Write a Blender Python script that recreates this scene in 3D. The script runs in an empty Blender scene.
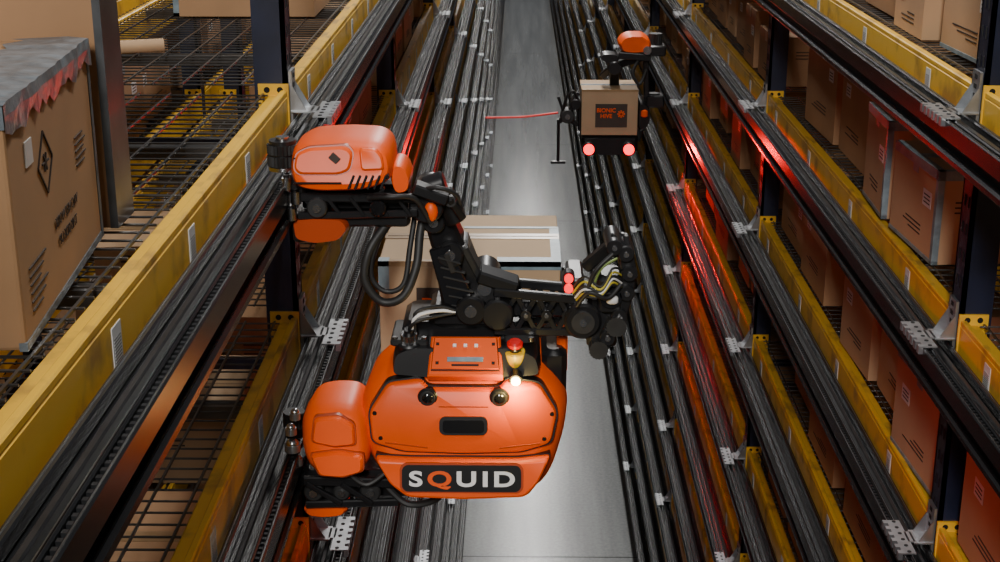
import bpy, bmesh, math, random
from mathutils import Vector, Matrix
random.seed(7)
H = 7.02            # camera height above floor (m); all z below are relative to it
AX_L, AX_R = 0.60, 1.20   # rack faces left / right of camera axis
S = 0.625           # level pitch
NL = 10
POST0, BAY = 3.75, 3.2
DEP = 0.82

# ------------------------------------------------------------ materials
MATS = {}
def mat(name, col, rough=0.5, metal=0.0, var=0.25, scale=8.0, bump=0.0, emit=None, estr=0.0, col2=None, coat=0.0, thr=None, rvar=0.0, spec=0.5):
    m = bpy.data.materials.new(name); m.use_nodes = True
    nt = m.node_tree; b = nt.nodes['Principled BSDF']
    b.inputs['Roughness'].default_value = rough
    b.inputs['Metallic'].default_value = metal
    b.inputs['Coat Weight'].default_value = coat
    b.inputs['Specular IOR Level'].default_value = spec
    tc = nt.nodes.new('ShaderNodeTexCoord')
    n = nt.nodes.new('ShaderNodeTexNoise'); n.inputs['Scale'].default_value = scale
    n.inputs['Detail'].default_value = 6
    nt.links.new(tc.outputs['Object'], n.inputs['Vector'])
    r = nt.nodes.new('ShaderNodeValToRGB')
    c2 = col2 if col2 else tuple(c*(1-var) for c in col)
    lo, hi = thr if thr else (0.35, 0.65)
    r.color_ramp.elements[0].position = lo; r.color_ramp.elements[1].position = hi
    r.color_ramp.elements[0].color = (*c2, 1); r.color_ramp.elements[1].color = (*col, 1)
    nt.links.new(n.outputs['Fac'], r.inputs['Fac'])
    nt.links.new(r.outputs['Color'], b.inputs['Base Color'])
    if rvar:
        mr = nt.nodes.new('ShaderNodeMapRange'); mr.inputs[3].default_value = rough+rvar; mr.inputs[4].default_value = max(0.05, rough-rvar)
        nt.links.new(n.outputs['Fac'], mr.inputs[0]); nt.links.new(mr.outputs[0], b.inputs['Roughness'])
    if bump:
        bp = nt.nodes.new('ShaderNodeBump'); bp.inputs['Strength'].default_value = bump
        bp.inputs['Distance'].default_value = 0.01
        nt.links.new(n.outputs['Fac'], bp.inputs['Height']); nt.links.new(bp.outputs['Normal'], b.inputs['Normal'])
    if emit:
        b.inputs['Emission Color'].default_value = (*emit, 1); b.inputs['Emission Strength'].default_value = estr
    MATS[name] = m
    return m
mat('yellow_paint', (0.80,0.46,0.03), 0.42, 0, col2=(0.44,0.24,0.035), scale=9, thr=(0.32,0.48), rvar=0.15)
mat('navy_paint', (0.012,0.018,0.045), 0.4, 0, 0.4)
mat('galvanised', (0.50,0.52,0.54), 0.35, 0.85, 0.3, 20)
mat('wire_metal', (0.14,0.135,0.13), 0.35, 0.8, 0.4, 5)
mat('rail_black', (0.010,0.0105,0.0115), 0.27, 0.1, 0.4, 12)
mat('rail_dark', (0.024,0.025,0.027), 0.32, 0.5, 0.4, 20)
mat('rail_highlight', (0.26,0.27,0.28), 0.3, 1.0, 0.4, 9)  # pale metal standing in for the highlight lines along the black rails
mat('cardboard_a', (0.43,0.25,0.125), 0.8, 0, 0.16, 4)
mat('cardboard_b', (0.35,0.195,0.095), 0.8, 0, 0.2, 4)
mat('cardboard_c', (0.50,0.32,0.18), 0.8, 0, 0.14, 4)
mat('carton_light', (0.42,0.285,0.165), 0.75, 0, 0.12, 4)
mat('print_ink', (0.05,0.033,0.024), 0.7)
mat('blue_tape', (0.22,0.30,0.34), 0.42, 0, 0.35, 25)
mat('plastic_wrap', (0.20,0.24,0.27), 0.32, 0, 0.45, 30, bump=0.3)
mat('grey_tape', (0.085,0.09,0.095), 0.28, 0, 0.35, 18)
mat('tan_tape', (0.33,0.21,0.105), 0.3, 0, 0.15, 10)
mat('sticker', (0.66,0.66,0.65), 0.5, 0, 0.08)
mat('orange_plastic', (0.88,0.095,0.001), 0.42, 0, 0.16, 3, rvar=0.08, spec=0.35)
mat('orange_dark', (0.40,0.045,0.003), 0.4, 0, 0.2, 3)
mat('black_plastic', (0.010,0.010,0.011), 0.34, 0, 0.3, 10)
mat('black_gloss', (0.008,0.008,0.009), 0.12, 0, 0.2, 10, coat=0.6)
mat('rubber', (0.018,0.018,0.018), 0.55, 0, 0.4, 30)
mat('steel', (0.55,0.55,0.55), 0.25, 1.0, 0.2, 20)
mat('white_print', (0.80,0.80,0.80), 0.5, 0, 0.05)
mat('estop_red', (0.6,0.008,0.008), 0.3, 0, 0.1)
mat('estop_yellow', (0.75,0.50,0.02), 0.35, 0, 0.1)
mat('red_lamp', (1,0.01,0.02), 0.3, emit=(1,0.0,0.01), estr=5)
mat('red_glow', (1,0.02,0.02), 0.3, emit=(1,0.0,0.01), estr=2.0)
mat('warm_lamp', (1,0.8,0.3), 0.3, emit=(1,0.66,0.2), estr=40)
mat('strap_red', (0.6,0.02,0.015), 0.4, emit=(1,0.01,0.005), estr=0.2)
mat('wire_yellow', (0.55,0.45,0.04), 0.4)
mat('wire_green', (0.2,0.28,0.07), 0.4)
mat('hole_black', (0.004,0.004,0.004), 0.9)
def barcode():
    m = mat('barcode_label', (0.8,0.8,0.8), 0.45)
    nt = m.node_tree; b = nt.nodes['Principled BSDF']
    tc = nt.nodes.new('ShaderNodeTexCoord'); w = nt.nodes.new('ShaderNodeTexWave')
    w.bands_direction = 'Z'; w.inputs['Scale'].default_value = 60; w.inputs['Distortion'].default_value = 3
    w.inputs['Detail Scale'].default_value = 0
    nt.links.new(tc.outputs['Object'], w.inputs['Vector'])
    r = nt.nodes.new('ShaderNodeValToRGB'); r.color_ramp.elements[0].position = 0.3; r.color_ramp.elements[1].position = 0.4
    r.color_ramp.elements[0].color = (0.08,0.08,0.08,1); r.color_ramp.elements[1].color = (0.6,0.6,0.58,1)
    nt.links.new(w.outputs['Color'], r.inputs['Fac']); nt.links.new(r.outputs['Color'], b.inputs['Base Color'])
barcode()
def concrete():
    m = bpy.data.materials.new('concrete_floor'); m.use_nodes = True
    nt = m.node_tree; b = nt.nodes['Principled BSDF']; L = nt.links
    tc = nt.nodes.new('ShaderNodeTexCoord')
    mp = nt.nodes.new('ShaderNodeMapping'); mp.inputs['Scale'].default_value = (2.2,0.12,1)
    L.new(tc.outputs['Object'], mp.inputs['Vector'])
    n1 = nt.nodes.new('ShaderNodeTexNoise'); n1.inputs['Scale'].default_value = 1.8; n1.inputs['Detail'].default_value = 8
    L.new(mp.outputs['Vector'], n1.inputs['Vector'])
    n2 = nt.nodes.new('ShaderNodeTexNoise'); n2.inputs['Scale'].default_value = 30; n2.inputs['Detail'].default_value = 8
    L.new(tc.outputs['Object'], n2.inputs['Vector'])
    mx = nt.nodes.new('ShaderNodeMix'); mx.data_type='FLOAT'; mx.inputs[0].default_value = 0.35
    L.new(n1.outputs['Fac'], mx.inputs[2]); L.new(n2.outputs['Fac'], mx.inputs[3])
    r = nt.nodes.new('ShaderNodeValToRGB')
    r.color_ramp.elements[0].position=0.32; r.color_ramp.elements[1].position=0.68
    r.color_ramp.elements[0].color=(0.10,0.107,0.11,1); r.color_ramp.elements[1].color=(0.22,0.23,0.232,1)
    L.new(mx.outputs[0], r.inputs['Fac']); L.new(r.outputs['Color'], b.inputs['Base Color'])
    b.inputs['Roughness'].default_value = 0.22
    b.inputs['Specular IOR Level'].default_value = 0.6
    MATS['concrete_floor'] = m
concrete()

# ------------------------------------------------------------ mesh builder
def catmull(P,res,closed=False):
    out=[];n=len(P)
    rng=range(n) if closed else range(n-1)
    for i in rng:
        if closed: a,b,c,d=P[(i-1)%n],P[i],P[(i+1)%n],P[(i+2)%n]
        else: a,b,c,d=P[max(i-1,0)],P[i],P[i+1],P[min(i+2,n-1)]
        for k in range(res):
            t=k/res
            out.append(0.5*((2*b)+(c-a)*t+(2*a-5*b+4*c-d)*t*t+(3*b-a-3*c+d)*t**3))
    if not closed: out.append(P[-1])
    return out
def rounded(P,r,n=5):
    out=[];N=len(P)
    for i in range(N):
        a,b,c=P[i-1],P[i],P[(i+1)%N]
        u=(a-b);v=(c-b);ru=min(r,u.length*0.45);rv=min(r,v.length*0.45)
        p=b+u.normalized()*ru;q=b+v.normalized()*rv
        for k in range(n+1):
            t=k/n; out.append(p*(1-t)**2+b*2*t*(1-t)+q*t*t)
    return out
class MB:
    def __init__(s): s.v=[]; s.f=[]; s.m=[]; s.mats=[]
    def mi(s, name):
        if name not in s.mats: s.mats.append(name)
        return s.mats.index(name)
    def add(s, vs, fs, mat):
        o=len(s.v); s.v += [tuple(v) for v in vs]; k=s.mi(mat)
        for f in fs: s.f.append([o+i for i in f]); s.m.append(k)
    def hexa(s, p, mat):
        s.add(p, [(0,3,2,1),(4,5,6,7),(0,1,5,4),(1,2,6,5),(2,3,7,6),(3,0,4,7)], mat)
    def box(s, x0,x1,y0,y1,z0,z1, mat, M=None):
        x0,x1=sorted((x0,x1)); y0,y1=sorted((y0,y1)); z0,z1=sorted((z0,z1))
        p=[Vector(c) for c in ((x0,y0,z0),(x1,y0,z0),(x1,y1,z0),(x0,y1,z0),(x0,y0,z1),(x1,y0,z1),(x1,y1,z1),(x0,y1,z1))]
        if M is not None: p=[M@q for q in p]
        s.hexa(p, mat)
    def cbox(s, x0,x1,y0,y1,z0,z1,c,mat):
        x0,x1=sorted((x0,x1)); y0,y1=sorted((y0,y1)); z0,z1=sorted((z0,z1))
        rings=[]
        for (z,i) in ((z0,c),(z0+c,0),(z1-c,0),(z1,c)):
            a=c+i
            rings.append([(x0+a,y0+i,z),(x1-a,y0+i,z),(x1-i,y0+a,z),(x1-i,y1-a,z),(x1-a,y1-i,z),(x0+a,y1-i,z),(x0+i,y1-a,z),(x0+i,y0+a,z)])
        s.rings(rings, mat)
    def rings(s, rings, mat, cap=True):
        n=len(rings[0]); vs=[p for r in rings for p in r]; fs=[]
        for k in range(len(rings)-1):
            for i in range(n):
                j=(i+1)%n; fs.append((k*n+i,k*n+j,(k+1)*n+j,(k+1)*n+i))
        if cap: fs.append(tuple(reversed(range(n)))); fs.append(tuple((len(rings)-1)*n+i for i in range(n)))
        s.add(vs,fs,mat)
    def cyl(s,p,q,r,mat,n=20,r2=None,cham=0.0):
        p=Vector(p);q=Vector(q);d=(q-p); L=d.length; d.normalize()
        a=d.orthogonal().normalized(); b=d.cross(a); r2=r if r2 is None else r2
        def ring(t,rr):
            c=p+d*t
            return [c+(a*math.cos(2*math.pi*i/n)+b*math.sin(2*math.pi*i/n))*rr for i in range(n)]
        if cham: rs=[ring(0,r-cham),ring(cham,r),ring(L-cham,r2),ring(L,r2-cham)]
        else: rs=[ring(0,r),ring(L,r2)]
        s.rings(rs,mat)
    def knurl(s,p,q,r,mat,n=28):
        p=Vector(p);q=Vector(q);d=(q-p).normalized();a=d.orthogonal().normalized();b=d.cross(a)
        rs=[]
        for c in (p,q):
            rs.append([c+(a*math.cos(2*math.pi*i/(2*n))+b*math.sin(2*math.pi*i/(2*n)))*(r if i%2 else r*0.9) for i in range(2*n)])
        s.rings(rs,mat)
    def sphere(s,c,r,mat,sq=(1,1,1),n=16):
        rs=[]
        for k in range(1,n//2):
            t=math.pi*k/(n//2)
            rs.append([(c[0]+r*sq[0]*math.sin(t)*math.cos(2*math.pi*i/n),c[1]+r*sq[1]*math.sin(t)*math.sin(2*math.pi*i/n),c[2]-r*sq[2]*math.cos(t)) for i in range(n)])
        s.rings(rs,mat)
    def obox(s,p,q,w,d,mat,w2=None,d2=None,ref=(0,1,0),c=0.004):
        p=Vector(p);q=Vector(q);ax=(q-p);L=ax.length;ax.normalize();ref=Vector(ref)
        ref=(ref-ax*ref.dot(ax)).normalized(); sd=ax.cross(ref)
        w2=w if w2 is None else w2; d2=d if d2 is None else d2
        rs=[]
        for t,ins in ((0,c),(c,0),(L-c,0),(L,c)):
            k=t/L; ww=(w+(w2-w)*k)/2-ins; dd=(d+(d2-d)*k)/2-ins; o=p+ax*t
            rs.append([o+sd*a+ref*b for a,b in ((-ww+c,-dd),(ww-c,-dd),(ww,-dd+c),(ww,dd-c),(ww-c,dd),(-ww+c,dd),(-ww,dd-c),(-ww,-dd+c))])
        s.rings(rs,mat)
    def tube(s,pts,r,mat,n=8,res=6,smooth=True):
        P=[Vector(p) for p in pts]
        if smooth and len(P)>2: P=catmull(P,res)
        rs=[];prev=None
        for i,c in enumerate(P):
            t=(P[min(i+1,len(P)-1)]-P[max(i-1,0)]).normalized()
            a=t.orthogonal().normalized() if prev is None else (prev-t*prev.dot(t)).normalized()
            prev=a;b=t.cross(a)
            rs.append([c+(a*math.cos(2*math.pi*j/n)+b*math.sin(2*math.pi*j/n))*r for j in range(n)])
        s.rings(rs,mat)
    def shell(s,outline,layers,mat,lean=0,zmid=0,res=5,rnd=None):
        """stacked outline (x,z) through depth layers (y, inset in metres if <0.5 else scale)"""
        P=[Vector((x,0,z)) for x,z in outline]
        P=rounded(P,rnd) if rnd else catmull(P,res,closed=True)
        cx=(max(p.x for p in P)+min(p.x for p in P))/2; cz=(max(p.z for p in P)+min(p.z for p in P))/2
        hx=max(p.x for p in P)-cx; hz=max(p.z for p in P)-cz
        rs=[]
        for y,k in layers:
            if k>=0.5: kx=kz=k
            else: kx=1-k/hx; kz=1-k/hz
            rs.append([(cx+(p.x-cx)*kx, y+lean*(cz+(p.z-cz)*kz-zmid), cz+(p.z-cz)*kz) for p in P])
        s.rings(rs,mat)
    def build(s,name,parent=None,smooth=None,bevel=0):
        mn=Vector((min(v[i] for v in s.v) for i in range(3))); mx=Vector((max(v[i] for v in s.v) for i in range(3)))
        c=(mn+mx)/2
        me=bpy.data.meshes.new(name)
        me.from_pydata([(v[0]-c.x,v[1]-c.y,v[2]-c.z) for v in s.v],[],s.f)
        for k in s.mats: me.materials.append(MATS[k])
        me.polygons.foreach_set('material_index', s.m)
        me.update()
        bm=bmesh.new(); bm.from_mesh(me); bmesh.ops.recalc_face_normals(bm,faces=bm.faces); bm.to_mesh(me); bm.free()
        if smooth:
            me.polygons.foreach_set('use_smooth',[True]*len(me.polygons)); me.set_sharp_from_angle(angle=math.radians(smooth))
        o=bpy.data.objects.new(name,me); bpy.context.collection.objects.link(o)
        wl=Vector((c.x,c.y,c.z+H))
        if parent: o.parent=parent; o.location=wl-parent.location
        else: o.location=wl
        if bevel:
            md=o.modifiers.new('bev','BEVEL'); md.width=bevel; md.segments=2; md.limit_method='ANGLE'
        return o
def empty(name,loc):
    e=bpy.data.objects.new(name,None); e.location=(loc[0],loc[1],loc[2]+H); e.empty_display_size=0.2
    bpy.context.collection.objects.link(e); return e
def text(name,body,size,loc,right,up,matn,parent=None,ext=0.0015,sx=1.0,off=0.0):
    cu=bpy.data.curves.new(name,'FONT'); cu.body=body; cu.size=size; cu.extrude=ext; cu.align_x='CENTER'; cu.align_y='CENTER'; cu.offset=off
    ob=bpy.data.objects.new(name+'_tmp',cu); bpy.context.collection.objects.link(ob)
    dg=bpy.context.evaluated_depsgraph_get(); me=bpy.data.meshes.new_from_object(ob.evaluated_get(dg)); bpy.data.objects.remove(ob)
    me.materials.clear(); me.materials.append(MATS[matn])
    r=Vector(right).normalized(); u=Vector(up).normalized(); n=r.cross(u)
    M=Matrix((r*sx,u,n)).transposed()
    for v in me.vertices: v.co=M@v.co
    o=bpy.data.objects.new(name,me); bpy.context.collection.objects.link(o)
    wl=Vector((loc[0],loc[1],loc[2]+H))
    if parent: o.parent=parent; o.location=wl-parent.location
    else: o.location=wl
    return o

# ------------------------------------------------------------ floor
fl=MB(); fl.box(-3.2,4.2,-3,75,-H-0.2,-H,'concrete_floor')
for y in (12.6,18.6,24.6,30.6,36.6,42.6):
    fl.box(-0.6,1.2,y,y+0.012,-H-0.001,-H+0.0008,'hole_black')
fl.build('floor')

# ------------------------------------------------------------ racks
def ztop(k): return -(0.72+S*(k-1))
def yend(k): return min(70, 7.9*(0.9+S*(k-1))+3.5)
def rack(name, sx, face, back=False):
    root=empty(name,(sx*(face+DEP/2),20,-H)); X=lambda t: sx*(face+t)
    up=MB(); bm=MB(); wd=MB(); lb=MB(); br=MB(); hl=MB()
    posts=[POST0+BAY*j for j in range(-2,21)]
    for j,y in enumerate(posts):
        near = y<18
        for t0 in (0.0,DEP-0.08):
            if near:
                up.box(X(t0),X(t0+0.012),y-0.045,y+0.045,-H,0.5,'navy_paint')
                up.box(X(t0),X(t0+0.085),y-0.045,y-0.035,-H,0.5,'navy_paint')
                up.box(X(t0),X(t0+0.085),y+0.035,y+0.045,-H,0.5,'navy_paint')
                if t0==0 and not back:
                    z=-6.5
                    while z<0.2:
                        hl.box(X(-0.001),X(0.001),y-0.02,y-0.010,z,z+0.03,'hole_black')
                        hl.box(X(-0.001),X(0.001),y+0.010,y+0.02,z,z+0.03,'hole_black')
                        z+=0.075
            else: up.box(X(t0),X(t0+0.085),y-0.045,y+0.045,-H,0,'navy_paint')
        if near:
            for k in range(1,NL+1):
                z=ztop(k)-0.14
                up.box(X(0.08),X(DEP-0.08),y-0.012,y+0.012,z-0.015,z+0.015,'navy_paint')
                if k>=5: up.obox((X(0.08),y,z),(X(DEP-0.08),y,z-0.5),0.025,0.02,'navy_paint',c=0.002)
    for k in range(1,NL+1):
        zt=ztop(k); zb=zt-0.105
        for j in range(len(posts)-1):
            y0,y1=posts[j],posts[j+1]
            if y0>yend(k) : continue
            a,b=y0+0.045,y1-0.045
            for t in (0.0,DEP-0.05):
                bm.cbox(X(t),X(t+0.05),a,b,zb,zt,0.004,'yellow_paint')
                bm.cbox(X(t+0.001),X(t+0.018),a,b,zt-0.002,zt+0.014,0.003,'yellow_paint')
                if y0<14:
                    for e0,e1 in ((a-0.0,a+0.008),(b-0.008,b)):
                        bm.box(X(t-0.004),X(t+0.075),e0,e1,zb-0.06,zt+0.03,'yellow_paint')
                        for hz in (0.015,-0.03,-0.075,-0.12,-0.15):
                            for ht in (0.018,0.052):
                                yy=e0-0.001
                                hl.cyl((X(t+ht),yy,zt+hz),(X(t+ht),yy-0.001,zt+hz),0.008,'hole_black',n=10)
            if y0>30: continue
            y=a+0.03; step=0.05 if y0<12 else 0.1
            while y<b-0.02:
                if y0<8:
                    wd.tube([(X(0.046),y,zt+0.004),(X(DEP-0.004),y,zt+0.004),(X(DEP-0.004),y,zt-0.03)],0.0025,'wire_metal',n=5,smooth=False)
                else: wd.box(X(0.04),X(DEP),y-0.0025,y+0.0025,zt,zt+0.005,'wire_metal')
                y+=step
            t=0.06
            while t<DEP:
                wd.box(X(t-0.0025),X(t+0.0025),a+0.02,b-0.02,zt+0.004,zt+0.009,'wire_metal'); t+=0.08
            for q in (0.18,0.5,0.82):
                yy=a+(b-a)*q
                wd.box(X(0.05),X(DEP-0.05),yy-0.02,yy+0.02,zt-0.035,zt-0.004,'wire_metal')
            if not back and y0<12:
                y=a+0.32 if sx<0 else a+0.45
                while y<b-0.1:
                    yy=y+random.uniform(-0.03,0.03); h=0.035
                    lb.box(X(-0.0015),X(0.0),yy-0.024,yy+0.024,zt-0.052-h,zt-0.052+h,'sticker')
                    lb.box(X(-0.0022),X(-0.001),yy-0.018,yy+0.018,zt-0.052-h*0.8,zt-0.052+h*0.45,'barcode_label')
                    y+=0.55 if sx<0 else 0.8
        if not back:
            for y in posts:
                if y>min(yend(k),28): continue
                br.box(X(-0.010),X(-0.002),y-0.032,y+0.032,zt-0.16,zt+0.06,'galvanised')
                br.box(X(-0.060),X(-0.005),y-0.04,y+0.04,zt-0.048,zt-0.044,'galvanised')
                br.box(X(-0.108),X(-0.070),y-0.10,y+0.10,zt-0.048,zt-0.044,'galvanised')
                br.box(X(-0.075),X(-0.055),y-0.03,y+0.03,zt-0.048,zt-0.044,'galvanised')
                for q in (-0.09,-0.054,-0.018,0.018,0.054,0.09):
                    br.box(X(-0.120),X(-0.108),y+q-0.010,y+q+0.010,zt-0.066,zt-0.044,'galvanised')
                    hl.cyl((X(-0.088),y+q,zt-0.0441),(X(-0.088),y+q,zt-0.0425),0.006,'hole_black',n=8)
                for e in (-0.034,0.030):
                    br.add([(X(-0.048),y+e,zt-0.045),(X(-0.008),y+e,zt-0.045),(X(-0.008),y+e,zt+0.025),
                        (X(-0.048),y+e+0.004,zt-0.045),(X(-0.008),y+e+0.004,zt-0.045),(X(-0.008),y+e+0.004,zt+0.025)],
                       [(0,1,2),(3,5,4),(0,3,4,1),(1,4,5,2),(2,5,3,0)],'galvanised')
                for hz in (0.045,0.02,-0.005,-0.10,-0.13):
                    hl.box(X(-0.010),X(-0.0112),y-0.010,y+0.010,zt+hz-0.006,zt+hz+0.006,'hole_black')
    up.build('uprights',root); bm.build('beams',root); wd.build('wire_decks',root)
    if lb.v: lb.build('beam_labels',root)
    if br.v: br.build('rail_brackets',root)
    if hl.v: hl.build('punched_holes',root)
rack('pallet_rack',-1,AX_L); rack('pallet_rack',1,AX_R)
rack('pallet_rack',-1,AX_L+DEP+0.12,True); rack('pallet_rack',1,AX_R+DEP+0.12,True)

def rail(sx,face,k):
    m=MB(); X=lambda t: sx*(face-t); zt=ztop(k); y0,y1=-1.5,yend(k)
    def bar(t0,t1,a,b,mt,c=0.003): m.cbox(X(t0),X(t1),y0,y1,zt+a,zt+b,c,mt)
    bar(0.012,0.028,-0.085,-0.060,'rail_black')
    m.box(X(0.018),X(0.0198),y0,y1,zt-0.0605,zt-0.0590,'rail_highlight')  # thin pale strip: highlight built onto the bar top
    m.box(X(0.015),X(0.10),y0,y1,zt-0.092,zt-0.087,'rail_black')
    bar(0.044,0.058,-0.090,-0.066,'rail_dark')
    bar(0.078,0.088,-0.090,-0.050,'rail_black')
    m.box(X(0.081),X(0.0830),y0,y1,zt-0.0505,zt-0.0488,'rail_highlight')
    bar(0.098,0.108,-0.100,-0.050,'rail_black')
    m.box(X(0.102),X(0.1040),y0,y1,zt-0.0505,zt-0.0488,'rail_highlight')
    m.box(X(0.086),X(0.100),y0,y1,zt-0.075,zt-0.07,'rail_black')
    bar(0.070,0.108,-0.155,-0.130,'rail_black',0.006)
    m.box(X(0.098),X(0.1003),y0,y1,zt-0.1305,zt-0.1285,'rail_highlight')
    m.box(X(0.080),X(0.086),y0,y1,zt-0.135,zt-0.09,'rail_dark')
    if k<=3:
        y=0.8
        while y<min(y1,9):
            m.box(X(0.089),X(0.097),y,y+0.009,zt-0.0705,zt-0.056,'rail_dark'); y+=0.02
    m.build('guide_rail')
for k in range(1,NL+1):
    rail(-1,AX_L,k); rail(1,AX_R,k)

# ------------------------------------------------------------ cartons
def carton(m,x0,x1,y0,y1,z,h,cm='cardboard_a',tape='tan_tape',rot=0,detail=True):
    c=Vector(((x0+x1)/2,(y0+y1)/2,0)); M=Matrix.Translation(c)@Matrix.Rotation(rot,4,'Z')@Matrix.Translation(-c)
    m.box(x0,x1,y0,y1,z,z+h,cm,M)
    e=0.0012; w=0.025
    ym=(y0+y1)/2
    m.box(x0-e,x1+e,ym-w,ym+w,z+h-0.05,z+h+e,tape,M)
    m.box(x0+0.001,x1-0.001,ym-0.001,ym+0.001,z+h,z+h+0.0018,'print_ink',M)
    if detail:
        for xf in (x0-e,x1):
            yb=y0+(y1-y0)*random.choice((0.12,0.68))
            m.box(xf,xf+e,yb,yb+0.075,z+h*0.55,z+h*0.55+0.05,'sticker',M)
            for q in range(3):
                m.box(xf-e*0.5,xf+e*1.5,yb+0.01,yb+0.065,z+h*0.55+0.01+q*0.012,z+h*0.55+0.014+q*0.012,'print_ink',M)
            for r in range(3):
                zz=z+h*0.2+r*0.014
                m.box(xf,xf+e,y0+(y1-y0)*0.3,y0+(y1-y0)*random.uniform(0.5,0.8),zz,zz+0.004,'print_ink',M)
        xm=x0+(x1-x0)*0.2
        for r in range(3):
            zz=z+h*0.55+r*0.016
            m.box(xm,xm+(x1-x0)*random.uniform(0.3,0.5),y0-e,y0,zz,zz+0.005,'print_ink',M)
def zd(k): return ztop(k)+0.0145
near=[
 (1,1,0.06,0.45,4.55,4.9,0.17,'cardboard_c','tan_tape',0),(1,1,0.10,0.5,4.02,4.45,0.26,'cardboard_c','blue_tape',0.05),
 (1,1,0.10,0.5,5.0,5.5,0.3,'cardboard_b','tan_tape',0),
 (1,2,0.04,0.32,4.20,4.62,0.29,'cardboard_c','blue_tape',0.06),(1,2,0.03,0.24,4.70,5.04,0.33,'cardboard_c','blue_tape',-0.04),
 (1,2,0.36,0.76,4.12,4.62,0.46,'cardboard_b','tan_tape',0),(1,2,0.26,0.66,4.72,5.2,0.46,'cardboard_b','tan_tape',0),(1,2,0.10,0.55,5.30,5.76,0.42,'cardboard_a','tan_tape',0),(1,2,0.08,0.5,5.82,6.35,0.44,'cardboard_a','tan_tape',0.03),
 (1,3,0.04,0.42,4.80,5.2,0.34,'cardboard_c','tan_tape',0.04),(1,3,0.02,0.24,3.86,4.3,0.32,'cardboard_c','blue_tape',0.05),(1,3,0.03,0.45,3.1,3.62,0.35,'cardboard_a','tan_tape',0.0),
 (1,3,0.05,0.45,5.6,6.1,0.40,'cardboard_a','tan_tape',0.0),(1,4,0.05,0.5,4.4,5.0,0.38,'cardboard_b','tan_tape',0.0),(1,4,0.05,0.5,5.2,5.7,0.3,'cardboard_a','tan_tape',0.0),
 (-1,1,0.11,0.60,5.05,5.5,0.30,'cardboard_a','blue_tape',0.0),
 (-1,2,0.25,0.62,3.9,4.3,0.14,'cardboard_c','tan_tape',0.1),
 (-1,3,0.25,0.72,3.95,4.45,0.22,'carton_light','tan_tape',0.0),(-1,3,0.08,0.4,4.6,5.1,0.30,'cardboard_b','tan_tape',0.0),
 (-1,2,0.04,0.4,5.3,5.7,0.33,'cardboard_b','tan_tape',0.0),(-1,2,0.05,0.4,5.8,6.3,0.36,'cardboard_b','tan_tape',0.0),
 (-1,3,0.1,0.5,2.9,3.4,0.25,'cardboard_a','tan_tape',0.0),
]
for (sx,k,t0,t1,y0,y1,h,cm,tp,rot) in near:
    m=MB(); f=AX_L if sx<0 else AX_R
    xs=sorted((sx*(f+t0),sx*(f+t1)))
    carton(m,xs[0],xs[1],y0,y1,zd(k),h,cm,tp,rot)
    if tp=='blue_tape':
        c=Vector(((xs[0]+xs[1])/2,(y0+y1)/2,0)); M=Matrix.Translation(c)@Matrix.Rotation(rot,4,'Z')@Matrix.Translation(-c)
        e=0.002; z=zd(k)
        m.box(xs[0]-e,xs[0]+0.02,y0-e,y1+e,z+h-0.028,z+h+e,'blue_tape',M)
        m.box(xs[0]-e,xs[1]+e,y0-e,y0+0.02,z+h-0.028,z+h+e,'blue_tape',M)
        m.box(xs[0]-e,xs[0]+0.018,y0-e,y0+0.018,z,z+h,'blue_tape',M)
        m.box(xs[0]-e,xs[0]+0.018,y0-e,y1+e,z,z+0.012,'blue_tape',M)
    m.build('cardboard_box')
taken=[(n[0],n[1],n[4],n[5]) for n in near]
def stock(sx,face,back=False):
    m=MB()
    for k in range(1,NL+1):
        y=-1.0 if not back else (3.6 if k==1 else 0)
        while y<min(yend(k),60):
            w=random.uniform(0.3,0.6); g=random.uniform(0.02,0.15)
            p=(y-POST0)%BAY
            if p<0.08 or p+w>BAY-0.08: y+=0.1; continue
            clash=(not back) and any(t[0]==sx and t[1]==k and y<t[3]+0.03 and y+w>t[2]-0.03 for t in taken)
            if not back and sx<0 and k==1 and y<7: clash=True
            if not back and sx<0 and k==2 and y<5: clash=True
            if not back and sx<0 and k==3 and y<4: clash=True
            if not back and sx>0 and k<=2 and y<4.1: clash=True
            if not back and sx>0 and k==3 and y<3: clash=True
            if clash: y+=0.1; continue
            if random.random()<(0.86 if k>1 else 0.6):
                t=random.uniform(0.03,0.12); dd=random.uniform(0.3,0.6); h=random.uniform(0.22,0.47)
                xs=sorted((sx*(face+t),sx*(face+t+dd)))
                carton(m,xs[0],xs[1],y,y+w,zd(k),h,random.choice(('cardboard_a','cardboard_b','cardboard_b','cardboard_c')),random.choice(('tan_tape','blue_tape','tan_tape')),detail=(y<12))
                y+=w+g
            else: y+=w*0.8
    m.build('cardboard_box_stock')
stock(-1,AX_L); stock(1,AX_R); stock(-1,AX_L+DEP+0.12,True); stock(1,AX_R+DEP+0.12,True)

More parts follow.
